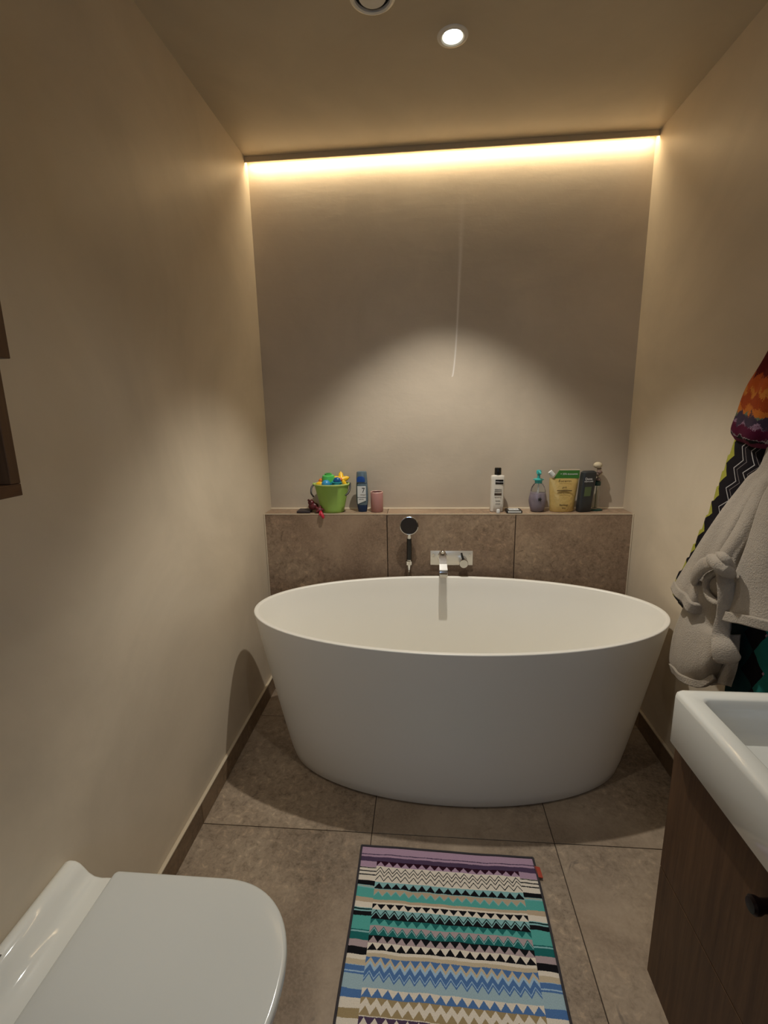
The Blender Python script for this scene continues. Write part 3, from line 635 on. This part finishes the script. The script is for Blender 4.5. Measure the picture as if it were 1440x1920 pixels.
text('printed_name', 'TRESemmé', 0.0082, 'print_white', wb, (cx_+0.006, yb-0.0004, T0+0.1435))
finish('brown_strip', box((cx_-0.015, yb, T0+0.080), (cx_+0.018, yb+0.003, T0+0.090), 0.0004, 1), 'print_brown', wb, smooth=False)
for s_, z, k in (('KERATIN', 0.107, 0.008), ('SMOOTH', 0.098, 0.008), ('with marula oil', 0.071, 0.0052), ('shampoo', 0.054, 0.006), ('professional', 0.040, 0.0046)):
    text('printed_line', s_, k, 'print_grey', wb, (cx_+0.002, yb+0.0004, T0+z), ext=0.0006)
xx = ledge(934, -0.10)
o = finish('glint_piece', lathe([(0.001, 0), (0.0085, 0), (0.0085, 0.014), (0.0065, 0.017), (0.001, 0.0175)], (xx, -0.104, T0), 20), 'label_white')  # small white solid stands in for a reflection beside the bottle
tag(origin(o, (xx, -0.104, T0)), 'tiny white solid standing in for a reflection beside the white bottle', 'cap')  # no real cap: the solid stands in for a reflection

# black box with white card
xx = ledge(963, -0.09)
sbx = empty('soap_box', (xx, -0.085, T0), 'small flat black soap box with a white label', 'box', rz=0)
finish('tray', box((xx-0.036, -0.116, T0), (xx+0.036, -0.056, T0+0.013), 0.003, 2), 'gloss_black', sbx)
finish('card', box((xx-0.024, -0.105, T0+0.0131), (xx+0.024, -0.067, T0+0.0138), 0.0003, 1), 'label_white', sbx, smooth=False)
finish('front_card', box((xx-0.030, -0.1168, T0+0.003), (xx+0.030, -0.1155, T0+0.011), 0.0003, 1), 'label_white', sbx, smooth=False)
text('printed_line', 'SAVON 100 g', 0.008, 'print_black', sbx, (xx, -0.085, T0+0.0144), (0, 0, 0))

# soap pump
xx = ledge(1007, -0.065)
pp = empty('soap_dispenser', (xx, -0.065, T0), 'round lavender soap dispenser with teal pump', 'dispenser')
DP = [(0.001, 0), (0.026, 0), (0.030, 0.003), (0.036, 0.022), (0.0415, 0.050), (0.0405, 0.066), (0.037, 0.082), (0.034, 0.100), (0.029, 0.118), (0.021, 0.130), (0.015, 0.134), (0.001, 0.134)]
finish('bottle', lathe(DP, (xx, -0.065, T0), 40, sy=0.8), 'clear_glass', pp)
finish('lavender_soap', lathe([(0.001, 0.002), (0.026, 0.002), (0.029, 0.005), (0.0348, 0.023), (0.0402, 0.050), (0.0392, 0.066), (0.0360, 0.081), (0.0345, 0.088), (0.001, 0.088)], (xx, -0.065, T0), 40, sy=0.8), 'lavender_liquid', pp)
finish('dip_tube', tube([(xx, -0.065, T0+0.088), (xx, -0.065, T0+0.134)], 0.003, 10, sm=1), 'label_white', pp)
finish('collar', lathe([(0.001, 0.134), (0.0165, 0.134), (0.0170, 0.136), (0.0165, 0.147), (0.0235, 0.149), (0.0235, 0.153), (0.010, 0.157), (0.001, 0.157)], (xx, -0.065, T0), 32), 'teal_pump', pp)
finish('stem', lathe([(0.001, 0.157), (0.0065, 0.157), (0.0065, 0.176), (0.011, 0.178), (0.0115, 0.190), (0.009, 0.195), (0.001, 0.196)], (xx, -0.065, T0), 24), 'teal_pump', pp)
finish('nozzle', tube([(xx, -0.066, T0+0.186), (xx, -0.085, T0+0.187), (xx, -0.101, T0+0.181)], [0.006, 0.0055, 0.0035], 14), 'teal_pump', pp)
finish('flower_print', star((xx+0.002, -0.0993, T0+0.062), 0.010, 0.0012, (pi/2-0.05, 0, 0.2)), 'print_black', pp)

# refill pouch
xa, xb = ledge(1033, -0.07), ledge(1073, -0.07); xm = (xa+xb)/2
pu = empty('refill_pouch', (xm, -0.07, T0), 'gold refill pouch with green top band and white spout cap', 'pouch')
rows = []
for z, w, d, sh in ((0.0, 0.052, 0.022, 0), (0.006, 0.056, 0.024, 0), (0.04, 0.058, 0.025, .001), (0.09, 0.062, 0.020, .002), (0.13, 0.065, 0.012, .003), (0.152, 0.066, 0.006, .004), (0.158, 0.066, 0.003, .004)):
    rows.append([Vector((xm+sh+w*math.copysign(abs(cos(a))**0.9, cos(a)), -0.066 + d*math.copysign(abs(sin(a))**1.4, sin(a)), T0+z)) for a in [2*pi*i/40 for i in range(40)]])
finish('sachet', loft(rows), 'gold_foil', pu)
gz = [(xm-0.043, T0+0.156), (xm+0.071, T0+0.156), (xm+0.071, T0+0.193), (xm-0.018, T0+0.196)]
finish('green_band', loft([[Vector((x, yy, z)) for x, z in gz] for yy in (-0.0700, -0.0655)]), 'foil_green', pu, smooth=False)
finish('top_seam', box((xm-0.018, -0.0702, T0+0.193), (xm+0.071, -0.0653, T0+0.1975)), 'caulk', pu, smooth=False)
finish('spout_cap', tube([(xm-0.046, -0.068, T0+0.170), (xm-0.062, -0.068, T0+0.188)], 0.0105, 20, sm=1), 'label_white', pu)
text('printed_line', '+ 35% économie', 0.0115, 'print_white', pu, (xm+0.024, -0.0706, T0+0.176))
text('printed_name', 'Eucerin', 0.019, 'print_black', pu, (xm+0.004, -0.0818, T0+0.145), (pi/2+0.42, 0, 0))
finish('printed_bar', box((xm-0.030, -0.0892, T0+0.099), (xm+0.036, -0.0860, T0+0.1025)), 'print_brown', pu, smooth=False)
text('printed_line', 'pH5', 0.012, 'print_brown', pu, (xm+0.003, -0.0862, T0+0.115), (pi/2+0.2, 0, 0))
text('printed_line', 'huile de douche', 0.007, 'print_brown', pu, (xm+0.003, -0.0900, T0+0.090), (pi/2+0.12, 0, 0))
text('printed_line', 'Recharge', 0.0105, 'print_brown', pu, (xm+0.003, -0.0912, T0+0.034))
text('printed_line', '400 ml', 0.006, 'print_brown', pu, (xm+0.003, -0.0912, T0+0.020))

# dark shower gel bottle, turned a little
xx = ledge(1091, -0.07) + 0.006
db = empty('shower_gel_bottle', (xx, -0.07, T0), 'charcoal shower gel bottle leaning beside the gold pouch', 'bottle')
def lean(w, d, z): return [p + Vector((z*0.075, 0, 0)) for p in ov(w, d, T0+z, 32, 4.0, xx, -0.068, 0.25)]
finish('body', loft([lean(w, d, z) for w, d, z in ((0.030, 0.018, 0), (0.032, 0.0195, 0.003), (0.0335, 0.020, 0.05), (0.0345, 0.0205, 0.12), (0.035, 0.0205, 0.165), (0.034, 0.020, 0.183), (0.024, 0.013, 0.190))]), 'charcoal_plastic', db)
Rz = (pi/2, 0, 0.25)
def dbp(dx, z, out=0.0212): return (xx+z*0.075+dx*cos(0.25)+out*sin(0.25), -0.068+dx*sin(0.25)-out*cos(0.25), T0+z)
text('printed_name', 'Dove', 0.016, 'print_white', db, dbp(-0.008, 0.155), Rz)
text('printed_name', 'MEN+CARE', 0.0085, 'print_white', db, dbp(-0.006, 0.143), Rz)
pl = [dbp(-0.020, 0.075), dbp(0.012, 0.075), dbp(0.012, 0.118), dbp(-0.020, 0.118)]
pk = [dbp(-0.020, 0.075, 0.0195), dbp(0.012, 0.075, 0.0195), dbp(0.012, 0.118, 0.0195), dbp(-0.020, 0.118, 0.0195)]
finish('leaf_panel', loft([[Vector(p) for p in pl], [Vector(p) for p in pk]]), 'leaf_print', db, smooth=False)

# glass with pale dried flowers behind it
xx = ledge(1111, -0.035)
gv = empty('bud_vase', (xx, -0.038, T0), 'small glass bud vase with pale dried blooms, right end of the ledge', 'vase')
finish('base', lathe([(0.001, 0), (0.030, 0), (0.031, 0.003), (0.024, 0.006), (0.001, 0.007)], (xx+0.012, -0.038, T0), 36), 'glass_green', gv)
finish('tube', lathe([(0.001, 0.007), (0.015, 0.007), (0.0155, 0.12), (0.0140, 0.12), (0.0135, 0.010), (0.001, 0.010)], (xx+0.008, -0.038, T0), 32), 'clear_glass', gv)
finish('collar', lathe([(0.001, 0.118), (0.019, 0.118), (0.019, 0.136), (0.010, 0.142), (0.001, 0.142)], (xx+0.008, -0.038, T0), 32), 'glass_green', gv)
finish('stem', tube([(xx+0.008, -0.038, T0+0.01), (xx+0.010, -0.038, T0+0.10), (xx+0.012, -0.038, T0+0.19)], 0.0018, 8), 'leaf_print', gv)
random.seed(3)
finish('bloom', blob((xx+0.008, -0.038, T0+0.212), 0.020, (1, .9, .75)), 'cream_bloom', gv)
for k in range(9):
    a = random.uniform(0, 2*pi); r = random.uniform(0.004, 0.017)
    finish('petal', blob((xx+0.016+r*cos(a), -0.042+r*0.7*sin(a), T0+random.uniform(0.145, 0.196)), random.uniform(0.008, 0.013), (1, .8, .7), 12), 'mauve_bloom' if k % 3 else 'cream_bloom', gv)

# ================================================================= BATHROBES ON THE RIGHT WALL
def cat(P, t):
    n = len(P)-1; i = min(int(t), n-1); f = t-i
    a, b, c, d = P[max(i-1, 0)], P[i], P[i+1], P[min(i+2, n)]
    if i == 0: a = b*2-c
    if i == n-1: d = c*2-b
    return 0.5*((2*b)+(c-a)*f+(2*a-5*b+4*c-d)*f*f+(-a+3*b-3*c+d)*f**3)
def cloth(name, rows, mat, parent, nu=36, nv=48, thick=0.009, folds=0, amp=0.0, seed=0, teeth=None, bumps=0.003, full=False):
    P = [[at(u, v, 0, x) for u, v, x in r] for r in rows]; G = []
    for j in range(nv+1):
        tj = j/nv*(len(P)-1)
        ctrl = [cat([P[i][k] for i in range(len(P))], tj) for k in range(len(P[0]))]
        line = [cat(ctrl, i/nu*(len(ctrl)-1)) for i in range(nu+1)]
        for i, p in enumerate(line):
            u = i/nu; e = 0.35+0.65*j/nv
            if full: e = 1.0
            d = amp*e*sin(u*folds*2*pi + 1.2*sin((1.0 if full else j/nv)*3+seed)) + bumps*noise.noise(Vector((p.x*14, p.y*14, p.z*9+seed*3)))*2
            p += Vector((-0.75, -0.66, 0))*d
            p.x = min(p.x, W-0.006)
        if teeth:
            k, depth = teeth; f = (j/nv*k) % 1.0; line[0] = line[0].lerp(line[3], depth*(f))
            line[1] = line[0].lerp(line[3], 0.33); line[2] = line[0].lerp(line[3], 0.67)
        G.append(line)
    o = finish(name, loft(G, close=False, uv=True), mat, parent, ang=70)
    sd = o.modifiers.new('thick', 'SOLIDIFY'); sd.thickness = thick; sd.offset = 0
    return o
hk = at(1512, 560, 0, 1.70); hz_ = hk.z
rail = empty('hook_rail', (W-0.01, hk.y, hz_), 'dark metal hook rail on the right wall holding the bathrobes, just outside the frame', 'hook')
finish('rail_bar', box((W-0.012, hk.y-0.22, hz_-0.006), (W-0.001, hk.y+0.03, hz_+0.012), 0.002, 1), 'handle_bronze', rail)
for dy in (0.0, -0.16):
    finish('hook', tube([(W-0.006, hk.y+dy, hz_), (W-0.05, hk.y+dy, hz_-0.012), (W-0.062, hk.y+dy, hz_+0.012)], [0.006, 0.006, 0.004], 12), 'handle_bronze', rail)

Z = [('black', 0, 0)]
KB, KW, KL = (22, 18, 22), (168, 164, 162), (150, 148, 60)
KG = (112, 104, 104)
layered('robe_zigzag', KL, [(KB, .08, .12, .08), (KW, .27, .12, .20), (KB, .285, .12, .215), (KG, .34, .12, .26), (KB, .352, .12, .275), (KW, .46, .12, .34), (KB, .475, .12, .352), (KG, .53, .12, .53), (KB, .54, .12, .54),
        ((92, 60, 84), .66, .12, .52), (KB, .72, .12, .62)], 1/14, -1, 2, wob=0.006, swap=True, fuzz=120, slope=-0.18)
layered('robe_dark', (14, 52, 54), [((16, 14, 18), .22, .16, .22), ((150, 122, 140), .56, .18, .56), ((36, 110, 104), .60, -.20, .60), ((16, 14, 18), .66, .16, .66), ((92, 96, 120), .82, .16, .82)], 1/4, -1, 2, wob=0.02, swap=True, fuzz=120)
layered('robe_orange', (150, 56, 22), [((168, 92, 34), .10, .03, .10), ((84, 12, 10), .18, -.03, .18), ((160, 72, 26), .30, .03, .30), ((176, 108, 44), .38, .03, .38), ((140, 58, 22), .45, -.04, .45), ((172, 96, 36), .50, .04, .5),
        ((92, 100, 78), .56, .05, .56), ((56, 44, 58), .60, -.05, .60), ((132, 104, 122), .645, .05, .645), ((70, 12, 38), .67, .02, .67), ((150, 138, 140), .795, .03, .83), ((12, 8, 10), .80, .045, .838), ((86, 30, 50), .89, -.045, .92)], 1/4, -1, 2, wob=0.085, fuzz=90)

zr = empty('zigzag_bathrobe', (1.66, -0.85, 0.55), 'black and white zigzag terry bathrobe with lime edge, hanging behind the beige robe', 'bathrobe')
cloth('robe_body', [[(1480, 600, 1.69), (1500, 600, 1.68), (1520, 600, 1.69)],
      [(1425, 740, 1.66), (1460, 750, 1.64), (1520, 750, 1.67)],
      [(1379, 828, 1.645), (1420, 850, 1.615), (1500, 870, 1.65)],
      [(1350, 905, 1.63), (1395, 930, 1.60), (1480, 950, 1.64)],
      [(1322, 975, 1.62), (1372, 1000, 1.60), (1450, 1020, 1.64)],
      [(1292, 1043, 1.615), (1345, 1065, 1.60), (1420, 1090, 1.64)],
      [(1260, 1104, 1.61), (1312, 1120, 1.595), (1390, 1140, 1.63)],
      [(1284, 1146, 1.62), (1318, 1150, 1.605), (1380, 1160, 1.63)]], 'robe_zigzag', zr, nv=126, thick=0.008, folds=1.5, amp=0.006, seed=2, teeth=(18, 0.45))
cloth('robe_skirt', [[(1375, 1120, 1.65), (1430, 1120, 1.63), (1470, 1120, 1.63), (1520, 1120, 1.64)],
      [(1372, 1200, 1.645), (1410, 1210, 1.62), (1450, 1215, 1.625), (1520, 1220, 1.64)],
      [(1362, 1290, 1.64), (1405, 1300, 1.61), (1445, 1310, 1.62), (1520, 1320, 1.64)],
      [(1358, 1345, 1.64), (1400, 1360, 1.61), (1445, 1370, 1.62), (1520, 1380, 1.64)]], 'robe_dark', zr, folds=2.5, amp=0.008, seed=4)

orb = empty('orange_bathrobe', (1.66, -0.95, 1.3), 'orange, red and maroon patterned robe bunched up above the beige robe', 'bathrobe')
cloth('robe_body', [[(1488, 570, 1.69), (1500, 570, 1.68), (1518, 570, 1.69)],
      [(1442, 662, 1.665), (1470, 660, 1.62), (1530, 660, 1.66)],
      [(1404, 728, 1.65), (1440, 735, 1.60), (1530, 740, 1.65)],
      [(1386, 776, 1.64), (1425, 790, 1.585), (1530, 800, 1.64)],
      [(1376, 806, 1.64), (1412, 822, 1.58), (1530, 830, 1.63)],
      [(1381, 820, 1.65), (1418, 836, 1.60), (1530, 848, 1.65)]], 'robe_orange', orb, thick=0.012, folds=2.5, amp=0.010, seed=6, bumps=0.010)

br = empty('beige_bathrobe', (1.64, -0.95, 0.6), 'plain beige fleece bathrobe with knotted belt hanging on the right wall', 'bathrobe')
cloth('sleeve', [[(1488, 620, 1.69), (1500, 620, 1.68), (1515, 620, 1.68), (1525, 620, 1.69)],
      [(1440, 848, 1.61), (1452, 860, 1.59), (1468, 868, 1.585), (1485, 872, 1.60)],
      [(1401, 901, 1.60), (1410, 915, 1.58), (1425, 925, 1.575), (1445, 930, 1.60)],
      [(1345, 974, 1.585), (1358, 992, 1.56), (1378, 1005, 1.56), (1400, 1012, 1.59)],
      [(1301, 1040, 1.575), (1315, 1062, 1.55), (1335, 1078, 1.55), (1362, 1085, 1.58)],
      [(1262, 1102, 1.565), (1278, 1122, 1.54), (1298, 1142, 1.545), (1340, 1150, 1.575)]], 'fleece', br, thick=0.010, seed=1, folds=2.2, amp=0.007)
cloth('sleeve_hem', [[(1266, 1092, 1.562), (1284, 1112, 1.533), (1304, 1130, 1.537), (1335, 1136, 1.565)],
      [(1260, 1104, 1.560), (1277, 1125, 1.532), (1296, 1146, 1.535), (1325, 1152, 1.565)]], 'fleece', br, nv=8, thick=0.014, seed=1, folds=2.2, amp=0.007, full=True)
cloth('side_panel', [[(1500, 620, 1.68), (1510, 620, 1.67), (1525, 620, 1.68)],
      [(1455, 850, 1.585), (1475, 850, 1.565), (1500, 850, 1.58)],
      [(1424, 905, 1.575), (1438, 922, 1.555), (1460, 935, 1.575)],
      [(1384, 972, 1.565), (1402, 990, 1.545), (1425, 1000, 1.57)],
      [(1349, 1032, 1.555), (1368, 1045, 1.538), (1392, 1045, 1.56)],
      [(1336, 1072, 1.55), (1360, 1082, 1.538), (1385, 1085, 1.555)],
      [(1330, 1130, 1.56), (1356, 1140, 1.55), (1385, 1145, 1.565)]], 'fleece', br, thick=0.010, seed=3, folds=1.6, amp=0.007)
cloth('front_panel', [[(1505, 620, 1.67), (1515, 620, 1.665), (1530, 620, 1.67), (1545, 620, 1.68)],
      [(1470, 850, 1.56), (1500, 850, 1.545), (1530, 850, 1.57), (1570, 850, 1.61)],
      [(1432, 940, 1.55), (1470, 950, 1.53), (1520, 960, 1.56), (1570, 960, 1.60)],
      [(1402, 1030, 1.54), (1440, 1045, 1.515), (1500, 1055, 1.55), (1570, 1055, 1.60)],
      [(1372, 1108, 1.53), (1415, 1125, 1.505), (1480, 1135, 1.54), (1570, 1135, 1.59)],
      [(1359, 1156, 1.525), (1410, 1172, 1.50), (1480, 1182, 1.54), (1570, 1185, 1.59)]], 'fleece', br, thick=0.012, folds=1.6, amp=0.008, seed=5)
cloth('front_hem', [[(1364, 1143, 1.520), (1412, 1158, 1.495), (1480, 1168, 1.535), (1570, 1170, 1.585)],
      [(1357, 1160, 1.520), (1409, 1176, 1.495), (1480, 1187, 1.535), (1570, 1190, 1.585)]], 'fleece', br, nv=8, thick=0.018, seed=5, folds=1.6, amp=0.008, full=True)
cloth('lower_panel', [[(1330, 1068, 1.56), (1340, 1066, 1.54), (1358, 1066, 1.545), (1375, 1068, 1.56)],
      [(1304, 1108, 1.565), (1322, 1108, 1.535), (1350, 1112, 1.545), (1372, 1112, 1.57)],
      [(1284, 1142, 1.575), (1308, 1150, 1.55), (1342, 1176, 1.565), (1370, 1160, 1.58)],
      [(1266, 1190, 1.575), (1296, 1190, 1.535), (1338, 1195, 1.545), (1370, 1198, 1.575)],
      [(1257, 1236, 1.57), (1285, 1246, 1.525), (1322, 1242, 1.53), (1358, 1228, 1.57)],
      [(1261, 1257, 1.57), (1287, 1275, 1.535), (1315, 1284, 1.545), (1346, 1262, 1.575)]], 'fleece', br, thick=0.012, seed=8, bumps=0.007, folds=1.5, amp=0.006)
cloth('lower_hem', [[(1257, 1245, 1.562), (1284, 1266, 1.525), (1314, 1276, 1.535), (1340, 1262, 1.56)],
      [(1262, 1262, 1.562), (1287, 1280, 1.525), (1315, 1290, 1.535), (1344, 1272, 1.56)]], 'fleece', br, nv=8, thick=0.016, seed=8, folds=1.5, amp=0.006, full=True)
cloth('inner_panel', [[(1340, 1190, 1.59), (1360, 1190, 1.58), (1388, 1190, 1.60)],
      [(1336, 1240, 1.585), (1360, 1245, 1.575), (1384, 1240, 1.60)],
      [(1330, 1285, 1.585), (1352, 1282, 1.57), (1370, 1286, 1.59)]], 'fleece', br, thick=0.012, seed=9)
def pxs(l): return [at(*p[:2], 0, p[2]) for p in l]
VD = (0.5, 0.85, 0.0)
finish('belt_loop', tube(pxs([(1356, 1062, 1.505), (1338, 1056, 1.495), (1320, 1060, 1.50), (1307, 1074, 1.51), (1301, 1088, 1.525), (1300, 1096, 1.533)]), [0.014, 0.016, 0.020, 0.021, 0.018, 0.006], 18, flat=0.5, up=VD), 'fleece', br)
finish('belt_loop', tube(pxs([(1346, 1070, 1.52), (1328, 1082, 1.525), (1324, 1100, 1.525), (1331, 1120, 1.525), (1344, 1130, 1.525), (1352, 1132, 1.53)]), [0.007, 0.009, 0.009, 0.010, 0.009, 0.004], 14, flat=0.8, up=VD), 'fleece', br)
finish('belt_knot', tube(pxs([(1334, 1048, 1.505), (1344, 1055, 1.478), (1357, 1066, 1.472), (1369, 1075, 1.50)]), [0.014, 0.024, 0.025, 0.015], 20, flat=0.75, up=VD), 'fleece', br)
finish('belt_wrap', tube(pxs([(1347, 1040, 1.50), (1354, 1043, 1.474), (1363, 1052, 1.472), (1371, 1063, 1.50)]), [0.008, 0.011, 0.011, 0.008], 14, up=VD), 'fleece', br)
finish('belt_tail', tube(pxs([(1354, 1070, 1.50), (1360, 1092, 1.498), (1361, 1125, 1.50), (1356, 1158, 1.505), (1351, 1190, 1.505), (1357, 1215, 1.50), (1363, 1234, 1.505), (1365, 1241, 1.508)]), [0.014, 0.018, 0.017, 0.015, 0.018, 0.026, 0.029, 0.022], 20, flat=0.4, up=VD), 'fleece', br)
